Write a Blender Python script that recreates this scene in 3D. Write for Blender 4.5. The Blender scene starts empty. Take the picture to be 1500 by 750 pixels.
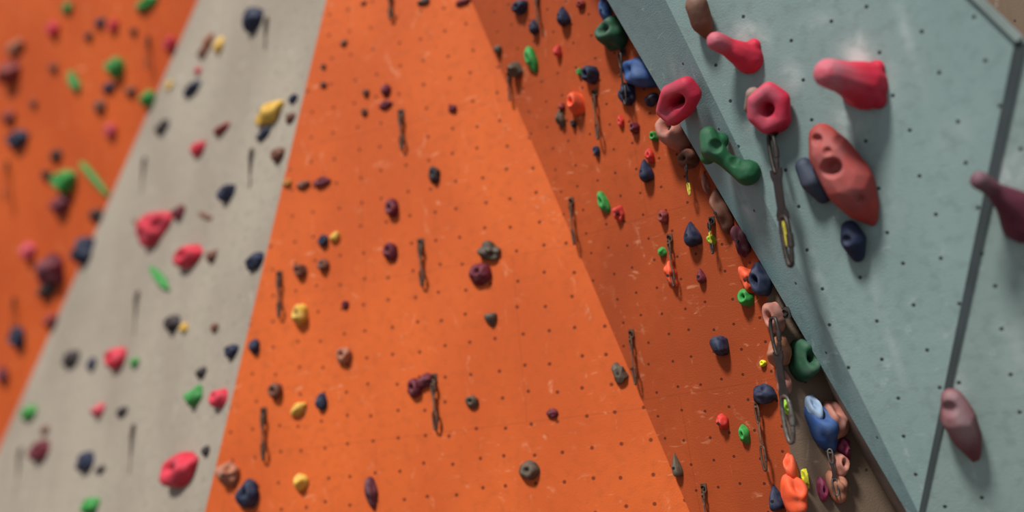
import bpy, bmesh, math, random
from mathutils import Vector, Matrix, noise
random.seed(7)
scene = bpy.context.scene
F = 1500.0
PITCH = math.radians(14); ROLL = math.radians(5)
CAM = Vector((0, 0, 1.6))
_r = Vector((1, 0, 0)); FWD = Vector((0, math.cos(PITCH), math.sin(PITCH))); _u = Vector((0, -math.sin(PITCH), math.cos(PITCH)))
RIGHT = _r*math.cos(ROLL)-_u*math.sin(ROLL); UP = _u*math.cos(ROLL)+_r*math.sin(ROLL)
def c2w(v): return RIGHT*v[0] + UP*v[1] + FWD*v[2]
def lin(c):
    return tuple(((x/255)/12.92 if x/255 <= 0.04045 else ((x/255+0.055)/1.055)**2.4) for x in c) + (1,)

# ------------------------------------------------------------------ wall planes (1/depth is linear on a plane)
class Wall:
    def __init__(s, a, b, c):
        s.a, s.b, s.c = a, b, c
        n = Vector((b*F, -c*F, a+b*750+c*375))
        s.len = n.length
        s.n = -c2w(n/n.length)              # outward (towards the room)
        s.v = (Vector((0,0,1)) - s.n*s.n.z).normalized()
        s.u = s.v.cross(s.n)
        s.o = s.pt(750, 375)
    def D(s, x, y): return s.a+s.b*x+s.c*y
    def pt(s, x, y, off=0.0):
        z = (1-off*s.len)/s.D(x, y)
        return CAM + c2w(((x-750)/F*z, (375-y)/F*z, z))
    def scale(s, x, y): return 1/(s.D(x, y)*F)
def fold(w, k, gx, gy, g0):   # w + k*(gx*x+gy*y+g0)
    return Wall(w.a+k*g0, w.b+k*gx, w.c+k*gy)
M = Wall(0.09925, 3.5e-5, 1.8e-5)
S = fold(M, 1e-4, 1, .237, -478)
L = fold(S, -9e-5, 1, .443, -290)
R = fold(M, 3.5e-5, 1, -.427, -690)
B = fold(R, -9e-5, 1, -.15, -1140+.15*545)
T1 = Wall(.152-7e-5*890, 7e-5, -1.97e-5)
T0 = fold(T1, 1e-4, 1, -.4933, -975)
T2 = fold(T1, -3e-5, 1, .2101, -1495-.2101*60)
l1 = lambda y: 290-.443*y
l2 = lambda y: 478-.237*y
lf = lambda y: 690+.427*y
lr = lambda y: 1140+.15*(y-545)
e0 = lambda y: 890+.5867*y
e1 = lambda y: 975+.4933*y
def floor_y(w, fx):
    lo, hi = 600, 2500
    for _ in range(40):
        m = (lo+hi)/2
        if w.pt(fx(m), m).z > 0: lo = m
        else: hi = m
    return lo

# ------------------------------------------------------------------ material helpers
class NT:
    def __init__(s, name):
        s.m = bpy.data.materials.new(name); s.m.use_nodes = True
        s.t = s.m.node_tree; s.b = s.t.nodes['Principled BSDF']
    def n(s, typ, **kw):
        nd = s.t.nodes.new(typ)
        for k, v in kw.items(): setattr(nd, k, v)
        return nd
    def l(s, a, b): s.t.links.new(a, b)
    def ramp(s, src, a, b, lo=0.0, hi=1.0):
        r = s.n('ShaderNodeMapRange'); r.interpolation_type = 'SMOOTHSTEP'
        r.inputs[1].default_value = a; r.inputs[2].default_value = b
        r.inputs[3].default_value = lo; r.inputs[4].default_value = hi
        s.l(src, r.inputs[0]); return r.outputs[0]
    def mul(s, a, b, op='MULTIPLY'):
        r = s.n('ShaderNodeMath', operation=op)
        s.l(a, r.inputs[0])
        if isinstance(b, (int, float)): r.inputs[1].default_value = b
        else: s.l(b, r.inputs[1])
        return r.outputs[0]
    def mix(s, f, a, b):
        r = s.n('ShaderNodeMix', data_type='RGBA')
        if isinstance(f, (int, float)): r.inputs[0].default_value = f
        else: s.l(f, r.inputs[0])
        for i, c in ((6, a), (7, b)):
            if isinstance(c, tuple): r.inputs[i].default_value = c
            else: s.l(c, r.inputs[i])
        return r.outputs[2]

def wall_mat(name, c1, c2, hole=0.2, holer=.010, holec=(60, 30, 15), chalk=.6, chalkc=(225, 200, 185), seam=.25, rough=.75, stretch=1.0, holemix=.75, streak=.66):
    t = NT(name)
    uv = t.n('ShaderNodeUVMap', uv_map='UVMap').outputs[0]
    def noi(scale, detail=5, sx=1, sy=1, rot=0, dist=0, loc=0):
        mp = t.n('ShaderNodeMapping'); mp.inputs['Scale'].default_value = (sx, sy, 1)
        mp.inputs['Rotation'].default_value = (0, 0, rot); mp.inputs['Location'].default_value = (loc, loc*1.7, 0)
        t.l(uv, mp.inputs[0])
        n = t.n('ShaderNodeTexNoise'); n.inputs['Scale'].default_value = scale
        n.inputs['Detail'].default_value = detail; n.inputs['Distortion'].default_value = dist
        t.l(mp.outputs[0], n.inputs['Vector']); return n.outputs[0]
    base = t.mix(t.ramp(noi(.8, 6, 1, .6*stretch), .35, .65), lin(c1), lin(c2))
    dk = tuple(int(v*.84) for v in c1)
    base = t.mix(t.ramp(noi(14, 4, 1, stretch), .45, .75, 0, .5), base, lin(dk))
    if seam:
        br = t.n('ShaderNodeTexBrick'); br.inputs['Scale'].default_value = 1.0
        br.inputs['Brick Width'].default_value = 2.44; br.inputs['Row Height'].default_value = 1.22
        br.inputs['Mortar Size'].default_value = .004; br.inputs['Mortar Smooth'].default_value = .3
        t.l(uv, br.inputs['Vector'])
        base = t.mix(t.mul(br.outputs['Fac'], seam), base, lin(tuple(int(v*.55) for v in c1)))
    a = t.ramp(noi(5.5, 4, 1.5, .7, .5, 1.2, 3.1), .62, .76)
    b = t.ramp(noi(38, 3, 1, 1, 0, 0, 9.0), .35, .6)
    ck = t.mul(t.mul(a, b), chalk)
    patch = t.ramp(noi(1.6, 3, 1, 1, 0, .4, 4.4), .42, .6)
    for rot, loc in ((1.0, 7.7), (-.7, 2.2)):
        a2 = t.ramp(noi(8, 4, .75, 2.0, rot, .9, loc), streak, streak+.09)
        ck = t.mul(ck, t.mul(t.mul(a2, patch), chalk), 'MAXIMUM')
    at = t.n('ShaderNodeAttribute', attribute_name='chalk').outputs['Fac']
    ck = t.mul(ck, t.mul(at, t.ramp(noi(7, 5, 1, 1, 0, .5, 1.3), .3, .62)), 'MAXIMUM')
    base = t.mix(ck, base, lin(chalkc))
    vo = t.n('ShaderNodeTexVoronoi', feature='F1', voronoi_dimensions='2D')
    vo.inputs['Scale'].default_value = 1/hole; vo.inputs['Randomness'].default_value = .22
    t.l(uv, vo.inputs['Vector'])
    h = t.ramp(vo.outputs['Distance'], holer/hole*.75, holer/hole*1.2, 1, 0)
    base = t.mix(t.mul(h, holemix), base, lin(holec))
    t.l(base, t.b.inputs['Base Color'])
    t.b.inputs['Roughness'].default_value = rough
    t.b.inputs['Specular IOR Level'].default_value = .25
    hh = t.mul(noi(90, 3), t.mul(h, 3.0), 'SUBTRACT')
    bp = t.n('ShaderNodeBump'); bp.inputs['Strength'].default_value = .35; bp.inputs['Distance'].default_value = .006
    t.l(hh, bp.inputs['Height']); t.l(bp.outputs[0], t.b.inputs['Normal'])
    return t.m

COL = dict(red=(208, 46, 66), pink=(212, 76, 92), redb=(140, 48, 42), brick=(210, 55, 45), maroon=(104, 28, 42), plum=(94, 40, 52),
           navy=(30, 38, 64), blue=(45, 80, 135), slate=(58, 68, 88), lblue=(150, 175, 205), dark=(44, 36, 36), brown=(112, 66, 48), tan=(168, 106, 78),
           pinkb=(178, 116, 100), green=(52, 146, 62), dgreen=(32, 80, 54), lime=(150, 205, 40), yellow=(222, 176, 72), yel2=(225, 225, 40),
           olive=(88, 74, 60), orange=(242, 92, 50), magenta=(145, 45, 82), peach=(232, 120, 90), gold=(190, 130, 55))
_hm = {}
def hold_mat(key, rgb=None):
    if key in _hm: return _hm[key]
    rgb = rgb or COL[key]
    t = NT('hold_resin_'+key)
    co = t.n('ShaderNodeTexCoord').outputs['Object']
    n = t.n('ShaderNodeTexNoise'); n.inputs['Scale'].default_value = 9; n.inputs['Detail'].default_value = 5
    t.l(co, n.inputs['Vector'])
    n2 = t.n('ShaderNodeTexNoise'); n2.inputs['Scale'].default_value = 160; n2.inputs['Detail'].default_value = 2
    t.l(co, n2.inputs['Vector'])
    base = t.mix(t.ramp(n.outputs[0], .4, .7, 0, .5), lin(rgb), lin(tuple(int(v*.68) for v in rgb)))
    pale = tuple(int(v*.5+185*.5) for v in rgb)
    at = t.n('ShaderNodeAttribute', attribute_name='chalk').outputs['Fac']
    ck = t.mul(at, t.ramp(n.outputs[0], .25, .6, .35, 1))
    base = t.mix(ck, base, lin(pale))
    t.l(base, t.b.inputs['Base Color'])
    t.b.inputs['Roughness'].default_value = .62
    t.b.inputs['Specular IOR Level'].default_value = .28
    bp = t.n('ShaderNodeBump'); bp.inputs['Strength'].default_value = .5; bp.inputs['Distance'].default_value = .003
    t.l(n2.outputs[0], bp.inputs['Height']); t.l(bp.outputs[0], t.b.inputs['Normal'])
    _hm[key] = t.m
    return t.m
def simple_mat(name, rgb, rough=.5, metal=0.0, sc=30, var=.7):
    t = NT(name)
    n = t.n('ShaderNodeTexNoise'); n.inputs['Scale'].default_value = sc
    t.l(t.n('ShaderNodeTexCoord').outputs['Object'], n.inputs['Vector'])
    t.l(t.mix(t.ramp(n.outputs[0], .35, .7), lin(rgb), lin(tuple(int(v*var) for v in rgb))), t.b.inputs['Base Color'])
    t.b.inputs['Roughness'].default_value = rough; t.b.inputs['Metallic'].default_value = metal
    return t.m

# ------------------------------------------------------------------ walls
def make_wall(name, w, pix, mat, cuts=0, spots=()):
    bm = bmesh.new()
    vs = [bm.verts.new(w.pt(x, y)) for x, y in pix]
    bm.faces.new(vs)
    if cuts:
        bmesh.ops.triangulate(bm, faces=bm.faces[:])
        bmesh.ops.subdivide_edges(bm, edges=bm.edges[:], cuts=cuts, use_grid_fill=True)
    uvl = bm.loops.layers.uv.new('UVMap')
    bm.normal_update()
    for f in bm.faces:
        for lp in f.loops:
            d = lp.vert.co - w.o
            lp[uvl].uv = (d.dot(w.u), d.dot(w.v))
        if f.normal.dot(w.n) < 0: f.normal_flip()
    me = bpy.data.meshes.new(name); bm.to_mesh(me); bm.free()
    at = me.attributes.new('chalk', 'FLOAT', 'POINT')
    if spots:
        sp = [(w.pt(x, y), rx*w.scale(x, y), ry*w.scale(x, y), k) for x, y, rx, ry, k in spots]
        for i, v in enumerate(me.vertices):
            c = 0
            for p, rx, ry, k in sp:
                d = v.co-p
                q = (d.dot(w.u)/rx)**2+(d.dot(w.v)/ry)**2
                if q < 6: c = max(c, k*math.exp(-q))
            at.data[i].value = c
    me.materials.append(mat)
    ob = bpy.data.objects.new(name, me); scene.collection.objects.link(ob)
    return ob
TOP = -250
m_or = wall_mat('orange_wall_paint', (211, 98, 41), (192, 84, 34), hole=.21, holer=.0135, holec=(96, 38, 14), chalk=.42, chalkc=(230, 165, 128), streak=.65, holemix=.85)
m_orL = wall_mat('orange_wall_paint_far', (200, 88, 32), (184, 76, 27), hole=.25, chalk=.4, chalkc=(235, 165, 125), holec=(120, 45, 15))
m_orR = wall_mat('orange_wall_paint_shaded', (178, 77, 32), (152, 64, 27), hole=.17, holer=.010, holec=(66, 27, 14), chalk=.48, chalkc=(216, 150, 115), streak=.64, holemix=.85)  # orange darkened over the whole right wall to include shade by the teal edge
m_gr = wall_mat('grey_wall_paint', (160, 150, 135), (146, 136, 122), hole=.25, holer=.012, holec=(90, 82, 72), chalk=.4, chalkc=(205, 198, 190), seam=.15)
m_be = wall_mat('raw_plywood', (140, 118, 98), (118, 100, 84), hole=.3, holec=(60, 50, 42), chalk=.3, chalkc=(190, 175, 160), stretch=.15)
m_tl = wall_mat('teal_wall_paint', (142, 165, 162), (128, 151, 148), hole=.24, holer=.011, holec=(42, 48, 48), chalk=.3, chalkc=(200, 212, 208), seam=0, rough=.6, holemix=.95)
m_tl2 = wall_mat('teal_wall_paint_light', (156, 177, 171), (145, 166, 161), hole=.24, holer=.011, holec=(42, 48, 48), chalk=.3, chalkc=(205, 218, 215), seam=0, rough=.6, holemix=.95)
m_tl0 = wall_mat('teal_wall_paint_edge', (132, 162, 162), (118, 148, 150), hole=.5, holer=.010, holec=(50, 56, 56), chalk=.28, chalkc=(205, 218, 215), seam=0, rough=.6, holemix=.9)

fy = floor_y(L, lambda y: -500)
y1 = floor_y(S, l1); y2 = floor_y(M, l2); y3 = floor_y(M, lf); y4 = floor_y(R, lr); y5 = floor_y(B, lambda y: 1800)
make_wall('wall_left_orange', L, [(l1(TOP), TOP), (l1(y1), y1), (-500, fy), (-500, TOP)], m_orL)
make_wall('wall_left_grey', S, [(l2(TOP), TOP), (l2(y2), y2), (l1(y1), y1), (l1(TOP), TOP)], m_gr)
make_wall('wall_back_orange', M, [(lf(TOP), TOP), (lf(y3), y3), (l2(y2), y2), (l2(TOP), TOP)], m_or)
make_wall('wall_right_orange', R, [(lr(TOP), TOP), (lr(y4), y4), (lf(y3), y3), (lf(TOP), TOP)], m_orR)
make_wall('wall_right_plywood', B, [(1800, TOP), (1800, y5), (lr(y4), y4), (lr(TOP), TOP)], m_be)
# overhanging teal wall: three facets + return
make_wall('wall_teal_edge', T0, [(e1(TOP), TOP), (1348, 757), (e0(757)-2, 757), (e0(TOP), TOP)], m_tl0, 40, [(1000, 120, 14, 30, .4), (1090, 300, 14, 30, .4)])
spots1 = [(1256, 84, 20, 26, 1.1), (1256, 62, 10, 34, .8), (1092, 48, 22, 14, .8), (1110, 60, 22, 18, .5), (1300, 120, 22, 40, .3), (1160, 110, 16, 20, .5), (1330, 60, 8, 70, .4),
          (1290, 300, 22, 40, .3), (1095, 180, 16, 16, .4), (1200, 30, 40, 12, .3), (1150, 300, 10, 60, .3), (1400, 200, 30, 30, .2), (1240, 178, 18, 18, .7), (1200, 420, 8, 70, .35), (1300, 480, 8, 80, .3)]
make_wall('wall_teal_overhang', T1, [(1176, TOP), (1437, 0), (1495, 58), (1348, 757), (e1(TOP), TOP)], m_tl, 70, spots1)
make_wall('wall_teal_wing', T2, [(1495, 58), (1850, -40), (1850, 1000), (1500, 1000), (1348, 757)], m_tl2, 40, [(1400, 565, 12, 24, .8), (1470, 250, 34, 20, 1.1), (1490, 520, 20, 60, .4)])
def backpt(x, y):
    x2 = x+14-30*max(0, min(1, (y-430)/200))
    w = R if x2 < lr(y) else B
    return w.pt(x2, y, -.03)
outl = []
for i in range(25):
    y = TOP+(757-TOP)*i/24; outl.append((T0, e0(y)-(2*i/24), y))
for i in range(1, 7): outl.append((T2, 1348+152*i/6, 757+243*i/6))
for i in range(1, 7): outl.append((T2, 1500+350*i/6, 1000))
vv = []; ff = []
for w, x, y in outl: vv += [w.pt(x, y), backpt(x, y)]
for i in range(len(outl)-1): ff.append((2*i, 2*i+1, 2*i+3, 2*i+2))
k = len(vv)
tp = [(T0, e0(TOP), TOP), (T1, e1(TOP), TOP), (T1, 1176, TOP), (T1, 1437, 0), (T1, 1495, 58), (T2, 1850, -40)]
for w, x, y in tp: vv += [w.pt(x, y), w.pt(x, y) + FWD*.5 - UP*.15]
for i in range(len(tp)-1): ff.append((k+2*i, k+2*i+2, k+2*i+3, k+2*i+1))
me = bpy.data.meshes.new('r'); me.from_pydata(vv, [], ff); me.materials.append(simple_mat('plywood_edge', (140, 128, 116), .8, 0, 4, .85))
scene.collection.objects.link(bpy.data.objects.new('wall_teal_return', me))

def strip(name, w, p, q, wid0, wid1, off, mat, thick=.02):
    bm = bmesh.new()
    a0 = w.pt(*p); a1 = w.pt(*q); d = (a1-a0).normalized(); sd = d.cross(w.n)
    pts = []
    for a, wd in ((a0, wid0), (a1, wid1)):
        for s_, h in ((-1, -thick), (1, -thick), (1, off), (-1, off)):
            pts.append(bm.verts.new(a+sd*s_*wd/2+w.n*h))
    for f in ((0, 1, 2, 3), (7, 6, 5, 4), (0, 4, 5, 1), (1, 5, 6, 2), (2, 6, 7, 3), (3, 7, 4, 0)):
        bm.faces.new([pts[i] for i in f])
    bmesh.ops.recalc_face_normals(bm, faces=bm.faces[:])
    me = bpy.data.meshes.new(name); bm.to_mesh(me); bm.free(); me.materials.append(mat)
    ob = bpy.data.objects.new(name, me); scene.collection.objects.link(ob); return ob
strip('seam_shadow_strip', T1, (1495, 62), (1349, 755), .055, .028, .004, simple_mat('joint_shadow', (62, 72, 74), .8, 0, 4, .9))  # dark strip along the teal seam, its colour standing in for a shadow gap
strip('trim_2', T1, (1180, -246), (1494, 58), .035, .035, .02, simple_mat('edge_paint', (140, 156, 152), .6, 0, 3, .9))
me = bpy.data.meshes.new('floor'); me.from_pydata([(-20, -6, 0), (14, -6, 0), (14, 30, 0), (-20, 30, 0)], [], [(0, 1, 2, 3)])
me.materials.append(simple_mat('floor_matting', (92, 88, 86), .85, 0, 2))
scene.collection.objects.link(bpy.data.objects.new('floor', me))

# ------------------------------------------------------------------ small holds merged per wall
def ico(sub):
    bm = bmesh.new(); bmesh.ops.create_icosphere(bm, subdivisions=sub, radius=1)
    v = [x.co.copy() for x in bm.verts]; f = [tuple(y.index for y in x.verts) for x in bm.faces]; bm.free(); return v, f
ICO3 = ico(4); ICO2 = ico(2)
ss = lambda x: max(0, min(1, x))**2*(3-2*max(0, min(1, x)))
class Batch:
    def __init__(s, name): s.name = name; s.v = []; s.f = []; s.m = []; s.c = []; s.mats = []; s.sm = []
    def mi(s, mat):
        if mat not in s.mats: s.mats.append(mat)
        return s.mats.index(mat)
    def add(s, verts, faces, mat, chalk=None, smooth=True):
        k = len(s.v); s.v += verts; s.f += [tuple(i+k for i in f) for f in faces]
        s.m += [s.mi(mat)]*len(faces); s.sm += [smooth]*len(faces); s.c += chalk or [0]*len(verts)
    def build(s, origin=True):
        o = s.v[0].copy() if origin else Vector((0, 0, 0))
        me = bpy.data.meshes.new(s.name); me.from_pydata([v-o for v in s.v], [], s.f)
        for m in s.mats: me.materials.append(m)
        me.polygons.foreach_set('material_index', s.m); me.polygons.foreach_set('use_smooth', s.sm)
        at = me.attributes.new('chalk', 'FLOAT', 'POINT'); at.data.foreach_set('value', s.c)
        me.update(); ob = bpy.data.objects.new(s.name, me); ob.location = o; scene.collection.objects.link(ob); return ob
m_hole = simple_mat('bolt_dark', (18, 17, 18), .6)
def small_hold(bt, w, x, y, wp, hp, col, kind='jug', rot=0, dep=None):
    sc = w.scale(x, y)
    ray = (w.pt(x, y)-CAM).normalized()
    hr = Vector((ray.x, ray.y, 0)).normalized(); hn = Vector((w.n.x, w.n.y, 0)).normalized()
    cs = max(.35, -hr.dot(hn)); sn = math.sqrt(1-cs*cs)
    W = wp*sc; H = hp*sc
    d = (dep if dep else .62)*min(W, H)
    if rot: su = W
    else: su = max(.55*W, (W-.75*d*sn)/cs)
    P = w.pt(x, y, .42*d) - w.n*.42*d
    rr = math.radians(rot) + ROLL
    U = w.u*math.cos(rr)+w.v*math.sin(rr); V = w.v*math.cos(rr)-w.u*math.sin(rr)
    sd = Vector((random.uniform(-50, 50), random.uniform(-50, 50), random.uniform(-50, 50)))
    vs, fs = ICO3; smooth = True; nz = .14; hf = .12
    dents = []
    if kind == 'jug': dents = [(Vector((random.uniform(-.2, .2), .55, .75)), .75, .5)]; nz = .18
    elif kind == 'pocket': dents = [(Vector((random.uniform(-.1, .1), random.uniform(-.05, .2), 1)), .55, .8)]; nz = .15
    elif kind == 'lump': dents = [(Vector((random.uniform(-.7, .7), random.uniform(-.6, .6), .7)), .55, .3) for _ in range(3)]; nz = .24
    elif kind == 'tri': nz = .05
    elif kind == 'rock': vs, fs = ICO2; smooth = False; nz = .4
    elif kind == 'slim': nz = .16
    out = []; ck = []
    for p in vs:
        q = p.copy()
        if kind == 'tri':
            t = (p.y+1)/2
            q = Vector((p.x*(1.25-1.05*t), p.y*1.0, p.z*(1.25-.95*t)))
            q.x = math.copysign(abs(q.x)**.85, q.x)
            q.y = max(q.y, -.82)
        elif kind == 'block':
            q = Vector([math.copysign(abs(c)**.6, c) for c in p])*.86
        nv = noise.noise(p*1.2+sd)
        q *= 1+nz*nv*1.6 + hf*nz*noise.noise(p*3+sd)
        for c, r, k_ in dents:
            dd = (p-c).length
            if dd < r: q *= 1-k_*ss(1-dd/r)
        c = q.z if q.z > 0 else q.z*.12
        out.append(P + U*(q.x*su/2) + V*(q.y*H/2) + w.n*(c*d))
        ck.append(max(0, .35*noise.noise(p*2.5-sd)+.12*q.z+.05))
    bt.add(out, fs, hold_mat(col), ck, smooth)
    if min(wp, hp) > 17 and kind not in ('jug',):
        best = min(range(len(vs)), key=lambda i: (vs[i]-Vector((0.05, -.1, 1))).length)
        c = out[best]+w.n*.004; r = .0105*max(1, min(W, H)/.16)
        ring = [c+(U*math.cos(a)+V*math.sin(a))*r for a in [i*math.pi/4 for i in range(8)]]
        bt.add(ring+[p-w.n*.03 for p in ring], [tuple(range(8))]+[(i, (i+1) % 8, (i+1) % 8+8, i+8) for i in range(8)], m_hole, None, False)

HL = [(75,42,20,22,'red'),(97,12,18,15,'green'),(145,33,18,14,'navy'),(165,38,18,16,'red'),(128,53,14,12,'dark'),(195,47,12,12,'dark'),(213,4,36,18,'green'),
(247,64,22,20,'red'),(10,105,34,34,'redb','lump'),(20,68,26,20,'tan'),(166,98,30,30,'green'),(107,120,16,38,'green','slim',20),(158,128,20,14,'navy'),(190,133,18,14,'brown'),
(144,155,20,18,'brown'),(214,144,26,24,'green'),(77,100,14,14,'brown'),(22,204,34,26,'navy'),(10,172,22,18,'redb'),(160,192,20,20,'pink'),(80,227,20,16,'dark'),
(91,264,36,34,'green','pocket'),(66,256,16,14,'dark'),(137,262,12,82,'green','slim',34),(85,300,32,28,'maroon'),(138,315,22,18,'dark'),(38,368,24,26,'pink'),
(122,368,40,40,'navy','lump'),(148,362,22,16,'dark'),(70,396,46,46,'maroon','lump'),(66,424,30,22,'dark'),(72,470,24,22,'redb'),(22,495,26,34,'navy'),(2,550,18,24,'maroon'),(48,152,12,12,'brown'),
(-60,300,40,36,'red'),(-90,500,36,36,'green'),(-60,100,30,30,'navy')]
HS = [(368,28,34,34,'navy','pocket'),(303,62,18,34,'tan','jug',-40),(320,66,16,28,'yellow','jug',-20),(295,77,16,16,'brown'),(289,104,12,12,'red'),(280,129,28,20,'navy'),
(247,125,12,14,'yellow'),(428,144,16,14,'navy'),(390,166,44,30,'yellow','lump'),(424,172,18,14,'brown'),(236,185,24,18,'dark'),(323,188,26,16,'redb'),(385,196,24,14,'navy'),
(288,217,24,22,'red'),(405,226,22,22,'brown'),(330,282,28,26,'navy'),(220,334,48,42,'red','lump'),(260,310,20,24,'maroon'),(300,316,58,7,'brown','block',-30),(198,325,28,7,'brown','block',-30),
(272,375,44,34,'red','pocket'),(308,375,18,18,'brown'),(370,382,30,26,'navy'),(232,408,15,92,'green','slim',52),(250,475,24,24,'dark'),(268,480,14,14,'yellow'),(313,480,14,14,'brown'),
(337,514,24,20,'navy'),(102,526,28,22,'dark'),(132,533,16,20,'navy'),(166,525,32,32,'red'),(196,531,14,16,'green'),(293,545,18,16,'dark'),(282,580,36,28,'green','jug',20),(318,583,28,30,'red'),
(40,605,26,22,'green'),(142,600,20,20,'pink'),(177,603,18,14,'dark'),(65,630,16,12,'brown'),(54,660,34,30,'maroon'),(122,676,28,28,'navy'),(145,688,16,12,'dark'),(300,660,14,14,'dark'),
(256,690,60,48,'red','pocket'),(130,741,28,24,'green'),(80,800,40,40,'blue'),(200,820,40,30,'yellow')]
HM = [(503,62,12,9,'brown'),(532,4,10,6,'brown'),(473,97,10,8,'brown'),(473,124,12,9,'brown'),(620,2,20,10,'dark'),(677,2,24,10,'maroon'),(535,135,12,12,'brown'),(564,131,16,20,'maroon'),(564,153,22,12,'maroon'),
(533,163,12,12,'brown'),(662,158,14,12,'maroon','pocket'),(635,255,20,26,'dark','pocket'),(470,266,28,14,'maroon'),(443,270,22,12,'brown'),(420,267,16,12,'gold'),(573,304,23,28,'maroon','pocket'),
(472,352,18,18,'navy'),(490,346,18,14,'yellow','jug',30),(570,368,24,28,'maroon','pocket'),(715,368,36,26,'olive','lump',-20),(701,400,36,32,'maroon','pocket'),(472,388,20,20,'brown'),(438,396,22,22,'brown'),
(437,460,30,30,'yellow','pocket'),(505,446,13,12,'maroon'),(718,468,22,22,'olive','tri',180),(502,520,26,26,'tan','pocket'),(371,507,20,22,'navy'),(402,572,24,24,'brown'),(436,599,28,18,'yellow','jug',20),(469,588,20,26,'navy'),
(605,568,26,28,'maroon','pocket'),(622,557,28,20,'maroon','lump'),(690,588,22,20,'olive','pocket'),(808,605,18,14,'maroon'),(906,547,24,30,'olive','rock'),(773,689,32,28,'olive','pocket'),(332,694,36,34,'tan','lump'),(361,724,34,44,'navy','pocket',-20),
(438,706,26,24,'yellow'),(542,722,22,44,'plum','slim'),(640,820,40,36,'red'),(800,860,40,36,'navy')]
HR = [(728,72,14,14,'olive'),(753,103,24,26,'olive','rock'),(776,86,18,38,'green','pocket',6),(780,38,20,26,'navy','tri'),(760,10,28,20,'navy'),(822,22,26,34,'navy','tri'),(816,74,14,20,'brick'),(850,6,16,12,'redb'),
(862,108,30,28,'navy','jug'),(848,106,10,14,'green'),(840,150,32,36,'orange','pocket'),(822,155,12,12,'redb'),(820,173,16,26,'olive','lump'),(839,181,12,12,'dark'),(908,178,12,18,'brick'),(928,187,18,18,'maroon'),
(957,200,16,16,'green'),(873,221,12,18,'navy'),(943,250,28,38,'navy','tri'),(951,228,16,22,'brick'),(882,296,16,34,'green','pocket',8),(905,313,18,24,'brick','lump'),(970,317,18,22,'redb'),(1010,343,34,40,'navy','tri'),
(969,369,14,16,'green'),(1041,351,14,16,'lime'),(982,402,20,38,'orange','lump'),(1025,404,18,24,'maroon','tri'),(1055,310,34,60,'brown','lump'),(1084,352,30,44,'plum','lump'),(1093,408,26,42,'orange','lump'),
(1110,410,36,50,'navy','pocket'),(1091,436,26,28,'green','pocket'),(1053,507,32,32,'navy','block'),(1117,577,34,28,'navy','jug',-20),(1117,532,12,10,'yel2'),(1057,618,20,22,'brick','lump'),(1089,637,18,28,'green','pocket'),
(1134,731,30,40,'navy','tri'),(1130,465,34,46,'pinkb','pocket'),(1138,515,42,46,'tan','jug'),(1152,597,14,22,'lime','lump'),(893,48,46,50,'dgreen','pocket',10),
(916,136,28,34,'navy','lump'),(935,105,44,70,'blue','jug',52),(952,145,24,18,'navy'),(885,15,22,40,'blue','slim'),(985,190,56,62,'pinkb','pocket'),(1005,232,36,30,'brown','jug'),(989,683,20,38,'olive','tri'),
(1032,268,14,30,'pinkb','lump'),(1157,685,22,40,'orange','jug')]
HB = [(1168,727,44,62,'orange','jug'),(1181,702,14,28,'yel2','rock'),(1182,528,50,60,'dgreen','pocket'),(1208,622,40,76,'blue','jug',10),(1226,614,46,58,'pinkb','jug'),(1194,600,30,46,'lblue','jug'),
(1239,658,22,34,'magenta','lump'),(1206,718,18,36,'magenta','pocket'),(1230,712,34,50,'tan','jug'),(1232,680,30,36,'pinkb','pocket'),(1150,560,26,40,'pinkb','jug'),(1260,800,40,50,'red')]
for nm, w, H in (('climbing_holds_left_orange', L, HL), ('climbing_holds_left_grey', S, HS), ('climbing_holds_back_orange', M, HM), ('climbing_holds_right_orange', R, HR), ('climbing_holds_plywood', B, HB)):
    bt = Batch(nm)
    for h in H:
        h = list(h)+['jug', 0][len(h)-5:] if len(h) < 7 else list(h)
        if h[5] == 'jug' and h[6] == 0 and w is not B: h[5] = random.choice(['jug', 'pocket', 'pocket'])
        small_hold(bt, w, *h[:7], dep=(.85 if w in (R, B) else .6))
    bt.build()

# ------------------------------------------------------------------ quickdraws
m_steel = simple_mat('carabiner_steel', (112, 106, 100), .45, .5)
m_gun = simple_mat('carabiner_gunmetal', (66, 60, 56), .45, .5)
m_dsteel = simple_mat('carabiner_dark', (92, 66, 50), .6, .2)
m_strap = simple_mat('sling_dark', (36, 30, 30), .9)
m_strapb = simple_mat('sling_brown', (128, 84, 60), .9)
m_gsteel = simple_mat('carabiner_grey', (104, 92, 80), .6, .2)
m_strapg = simple_mat('sling_grey', (112, 100, 86), .9)
m_yel = simple_mat('sling_yellow', (205, 192, 70), .7)
XR = Vector((0, 1, 0))
def tube(bt, pts, r, mat, closed=True, ns=6):
    n = len(pts); V = []; Fc = []
    for i, p in enumerate(pts):
        t = (pts[(i+1) % n]-pts[i-1]) if closed else (pts[min(i+1, n-1)]-pts[max(i-1, 0)])
        t.normalize()
        a = (XR - t*XR.dot(t)).normalized() if abs(XR.dot(t)) < .95 else t.orthogonal().normalized()
        b = t.cross(a)
        V += [p+(a*math.cos(2*math.pi*k/ns)+b*math.sin(2*math.pi*k/ns))*r for k in range(ns)]
    for i in range(n if closed else n-1):
        j = (i+1) % n
        for k in range(ns): Fc.append((i*ns+k, i*ns+(k+1) % ns, j*ns+(k+1) % ns, j*ns+k))
    bt.add(V, Fc, mat)
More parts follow.
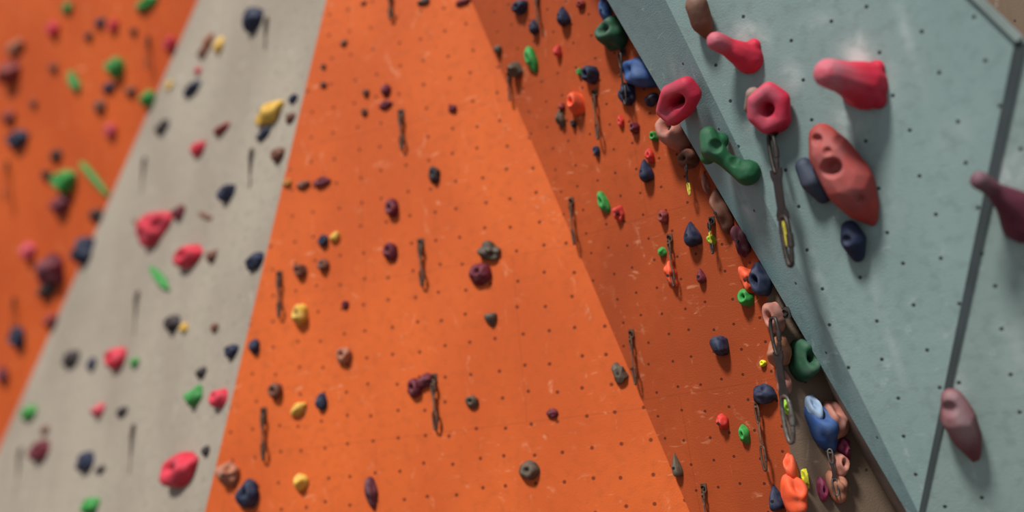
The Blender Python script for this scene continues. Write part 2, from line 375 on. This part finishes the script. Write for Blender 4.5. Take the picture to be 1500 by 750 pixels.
def quickdraw(w, x, y0, y1, mb=None, strap=None, offm=.06, fat=1.0, wide=.36, thick=1.0, sleeve=False, mb2=None):
    global XR
    P = w.pt(x, y0); sc = w.scale(x, y0); Ln = (y1-y0)*sc
    bt = Batch('quickdraw')
    side = w.u.copy(); XR = w.n.copy(); dn = Vector((0, 0, -1)); ms = mb or m_dsteel; st_m = strap or (m_strap if mb else m_strapb)
    off = w.n*offm
    hs = .035*fat
    a = P+w.n*.006
    q = [a-side*hs*.6-dn*hs, a+side*hs*.6-dn*hs, a+side*hs*.6+dn*hs*.3, a+off+dn*hs+side*hs*.3, a+off+dn*hs-side*hs*.3, a-side*hs*.6+dn*hs*.3]
    q2 = [v+w.n*.006 for v in q]
    bt.add(q+q2, [(0, 1, 2, 5), (5, 2, 3, 4), (6, 11, 8, 7), (11, 10, 9, 8)]+[(i, (i+1) % 6, (i+1) % 6+6, i+6) for i in range(6)], ms, None, False)
    tube(bt, [a-dn*hs*.3, a-dn*hs*.3+w.n*.02], .014*fat, ms, False, 6)
    c0 = P+off+dn*.01
    def biner(top, ln, wd, mat, ax):
        pts = []
        for i in range(24):
            t = 2*math.pi*i/24
            yy = -math.cos(t)*.5+.5
            xx = math.copysign(abs(math.sin(t))**.6, math.sin(t))*.5*wd*(1+.2*math.cos(t))
            pts.append(top+dn*(yy*ln)+ax*xx)
        r = max(.0055*fat, ln*.05)*thick
        tube(bt, pts, r, mat)
        tube(bt, [pts[5], pts[6], pts[7]], r*1.45, mat, False)
    ax = (side*.8+w.n*.5).normalized()
    L1 = Ln*.30; L2 = Ln*.38; L3 = Ln*.36
    biner(c0, L1, L1*wide, ms, ax)
    s0 = c0+dn*(L1*.90); sw = .011*fat*max(1, Ln/.3); st = .004*fat
    nseg = 8
    def strapseg(t0, t1, k, mat):
        V = []
        for i in range(nseg+1):
            t = t0+(t1-t0)*i/nseg; wv = 1.25 if (t < .15 or t > .85) else .85
            c = s0+dn*(L2*t)+w.n*(.006*math.sin(t*3))
            V += [c-ax*sw*wv*k-w.n*st*k, c+ax*sw*wv*k-w.n*st*k, c+ax*sw*wv*k+w.n*st*k, c-ax*sw*wv*k+w.n*st*k]
        Fc = [(0, 1, 2, 3), tuple(nseg*4+j for j in (3, 2, 1, 0))]
        for i in range(nseg):
            for j in range(4): Fc.append((i*4+j, i*4+(j+1) % 4, i*4+4+(j+1) % 4, i*4+4+j))
        bt.add(V, Fc, mat, None, False)
    strapseg(0, 1, 1, st_m)
    if sleeve: strapseg(.97, 1.5, .42, m_yel)
    biner(s0+dn*(L2*.93), L3, L3*wide, mb2 or ms, ax)
    return bt.build()
for w, x, a, b in [(L,218,58,105),(L,12,240,298),(L,22,440,490),(M,410,405,465),(M,387,605,672),
                   (M,572,-10,32),(M,588,168,222),(M,617,358,420),(M,636,556,628)]:
    quickdraw(w, x, a, b, fat=1.25, wide=.40, thick=1.3, offm=.03)
for w, x, a, b in [(S,392,32,82),(S,213,236,296),(S,370,225,288),(S,203,432,505),(S,197,628,705),(S,32,660,735)]:
    quickdraw(w, x, a, b, m_gsteel, m_strapg, fat=1.3, wide=.36, thick=1.3, offm=.03)
for w, x, a, b in [(R,747,112,150),(R,788,-2,40),(R,872,138,208),(R,838,296,360),(R,926,490,562),(R,1032,716,775),(R,982,350,420),(R,1110,588,686)]:
    quickdraw(w, x, a, b, fat=1.0, wide=.30, thick=1.0, offm=.03)
quickdraw(R, 914, 78, 160, m_gun, wide=.3); quickdraw(R, 1010, 236, 288, m_steel, wide=.3, mb2=m_yel); quickdraw(R, 1044, 325, 372, m_gun, m_yel, wide=.3)
quickdraw(R, 1152, 462, 642, m_gun, offm=.20, fat=1.5, wide=.32, mb2=m_steel)
quickdraw(B, 1208, 655, 722, m_steel, wide=.32)
quickdraw(T1, 1134, 192, 394, m_gun, offm=.06, fat=1.6, wide=.24, sleeve=True)

# ------------------------------------------------------------------ large holds on the teal overhang
ICO2L = ico(2)
def big_hold(w, comps, col, dents=(), closed=False, extra=(), chalk=(0, 1), bolt=None, vox=.009, rgb=None, lump=.006):
    """comps: (px,py,offset from wall, radius px) spheres joined in a chain"""
    cs = []
    for x, y, o, r in comps: cs.append((w.pt(x, y, o), r*w.scale(x, y)))
    seq = []
    n = len(cs)
    for i in range(n if closed else n-1):
        (p, r), (q, s_) = cs[i], cs[(i+1) % n]
        st = max(2, int((q-p).length/.012))
        for k in range(st): t = k/st; seq.append((p.lerp(q, t), r+(s_-r)*t))
    seq.append(cs[-1])
    for x, y, o, r in extra: seq.append((w.pt(x, y, o), r*w.scale(x, y)))
    V = []; Fc = []; iv, jf = ICO2L
    for p, r in seq:
        k = len(V); V += [p+v*r for v in iv]; Fc += [tuple(a+k for a in f) for f in jf]
    me = bpy.data.meshes.new('tmp'); me.from_pydata(V, [], Fc)
    ob = bpy.data.objects.new('tmp', me); scene.collection.objects.link(ob)
    md = ob.modifiers.new('r', 'REMESH'); md.mode = 'VOXEL'; md.voxel_size = vox
    m2 = ob.modifiers.new('s', 'SMOOTH'); m2.iterations = 6; m2.factor = .6
    dg = bpy.context.evaluated_depsgraph_get(); dg.update()
    me2 = bpy.data.meshes.new_from_object(ob.evaluated_get(dg))
    bpy.data.objects.remove(ob)
    base = w.o
    hs = [(v.co-base).dot(w.n) for v in me2.vertices]; hm = max(hs)
    dn = [(w.pt(x, y, o), r*w.scale(x, y), k) for x, y, o, r, k in dents]
    sd = Vector((random.random()*9, random.random()*9, 3))
    for v in me2.vertices:
        view = (v.co-CAM).normalized()
        for p, r, k in dn:
            dd = v.co-p; lat = (dd-view*dd.dot(view)).length
            if lat < r: v.co -= w.n*(k*r*ss((1-lat/r)*1.3))
        v.co += w.n*(noise.noise(v.co*9+sd)*lump) + w.u*(noise.noise(v.co*9-sd)*lump)
        h = (v.co-base).dot(w.n)
        if h < -.02: v.co -= w.n*(h+.02)
    at = me2.attributes.new('chalk', 'FLOAT', 'POINT')
    for i, v in enumerate(me2.vertices):
        t = ss((hs[i]/hm-chalk[0])/(max(.01, 1-chalk[0])))*chalk[1]
        at.data[i].value = t
    for p in me2.polygons: p.use_smooth = True
    me2.materials.clear(); me2.materials.append(hold_mat(col, rgb))
    root = bpy.data.objects.new('climbing_hold', None); root.location = w.pt(comps[0][0], comps[0][1]); scene.collection.objects.link(root)
    body = bpy.data.objects.new('body', me2); scene.collection.objects.link(body); body.parent = root
    body.location = -root.location
    if bolt:
        x, y, o, r = bolt
        bb = Batch('bolt_recess'); c = w.pt(x, y, o); rr = r*w.scale(x, y)
        ring = [c+(w.u*math.cos(a)+w.v*math.sin(a))*rr for a in [i*math.pi/6 for i in range(12)]]
        bb.add(ring+[p-w.n*.06 for p in ring], [tuple(range(12))]+[(i, (i+1) % 12, (i+1) % 12+12, i+12) for i in range(12)], m_hole, None, False)
        o2 = bb.build(False); o2.parent = root; o2.location = -root.location
big_hold(T1, [(1020,8,.09,17),(1028,32,.06,17),(1036,48,.03,10)], 'brownL', rgb=(118,76,54), chalk=(.5,.3))
big_hold(T1, [(1049,60,.17,14),(1068,70,.10,14),(1088,80,.04,19),(1098,86,.0,23)], 'redT', rgb=(202,42,66), chalk=(.45,.8), extra=[(1104,68,0,12)])
big_hold(T0, [(1006,124,.10,13),(1016,138,.08,13),(1006,158,.09,12),(986,172,.10,13),(972,162,.12,11),(980,136,.12,12)], 'redT2', closed=True, rgb=(202,40,70), extra=[(1004,150,.0,16),(1008,140,.0,16)], chalk=(.6,.4), dents=[(992,148,.1,12,1.8)])
big_hold(T1, [(1126,132,.10,13),(1142,146,.07,15),(1146,174,.06,14),(1124,184,.08,13),(1106,170,.10,12),(1106,148,.12,12)], 'redT2', closed=True, extra=[(1134,160,.0,26),(1138,172,0,24)], chalk=(.5,.6), dents=[(1122,160,.1,13,1.6)])
big_hold(T1, [(1103,138,.10,11),(1098,158,.07,9)], 'brownL')
big_hold(T1, [(1212,107,.27,21),(1236,114,.17,24),(1262,122,.06,32),(1266,126,.0,36)], 'redT', extra=[(1284,100,0,13),(1286,146,0,15),(1270,148,.02,14)], chalk=(.34,1.2))
big_hold(T1, [(1038,198,.08,14),(1042,216,.08,18),(1062,234,.05,12),(1080,247,.04,14),(1095,253,.03,20)], 'greenT', rgb=(34,92,58), extra=[(1036,230,.06,12),(1056,206,.02,13)], dents=[(1048,214,.1,12,.9),(1076,236,.1,10,.8)], chalk=(.6,.25))
big_hold(T1, [(1204,200,.07,20),(1218,228,.08,32),(1244,268,.07,36),(1262,300,.03,25),(1276,322,.01,10)], 'dullred', rgb=(164,60,54), dents=[(1196,205,.1,10,.9),(1218,246,.12,17,1.2),(1230,205,.1,9,.9),(1258,292,.1,9,.7),(1212,222,.1,8,.8)], chalk=(.3,.4), bolt=(1204,268,.09,4))
big_hold(T1, [(1178,244,.05,14),(1190,264,.05,18),(1206,288,.02,11)], 'slate', chalk=(.6,.2))
big_hold(T1, [(1244,334,.04,12),(1250,352,.04,19),(1256,374,.02,11)], 'navyT', rgb=(32,42,68), dents=[(1240,352,.08,9,.7)], chalk=(.8,.1))
big_hold(T2, [(1434,264,.20,14),(1458,280,.13,12),(1484,300,.06,24),(1502,324,.0,34)], 'plumT', rgb=(98,44,60), chalk=(.5,.5))
big_hold(T2, [(1394,584,.09,16),(1404,612,.07,25),(1416,640,.04,21),(1427,668,.0,9)], 'plumT2', rgb=(120,62,68), dents=[(1390,600,.12,14,.5)], chalk=(.4,1.0))

# ------------------------------------------------------------------ light
sun = bpy.data.lights.new('sun', 'SUN'); sun.energy = 4.2; sun.angle = math.radians(9); sun.color = (1, .97, .93)
so = bpy.data.objects.new('skylight_sun', sun); scene.collection.objects.link(so)
tr = c2w((.5, -.98, .42)).normalized()
so.rotation_euler = tr.to_track_quat('-Z', 'Y').to_euler()
so.location = (-4, -2, 9)
wd = bpy.data.worlds.new('World'); scene.world = wd; wd.use_nodes = True
wd.node_tree.nodes['Background'].inputs[0].default_value = (.88, .92, 1, 1)
wd.node_tree.nodes['Background'].inputs[1].default_value = .42
scene.view_settings.view_transform = 'Standard'
# ------------------------------------------------------------------ camera
cam = bpy.data.cameras.new('camera'); co = bpy.data.objects.new('camera', cam); scene.collection.objects.link(co)
mt = Matrix((RIGHT, UP, -FWD)).transposed().to_4x4(); mt.translation = CAM
co.matrix_world = mt
cam.sensor_width = 36; cam.lens = 36
cam.dof.use_dof = True; cam.dof.focus_distance = 1/.154; cam.dof.aperture_fstop = .23
scene.camera = co
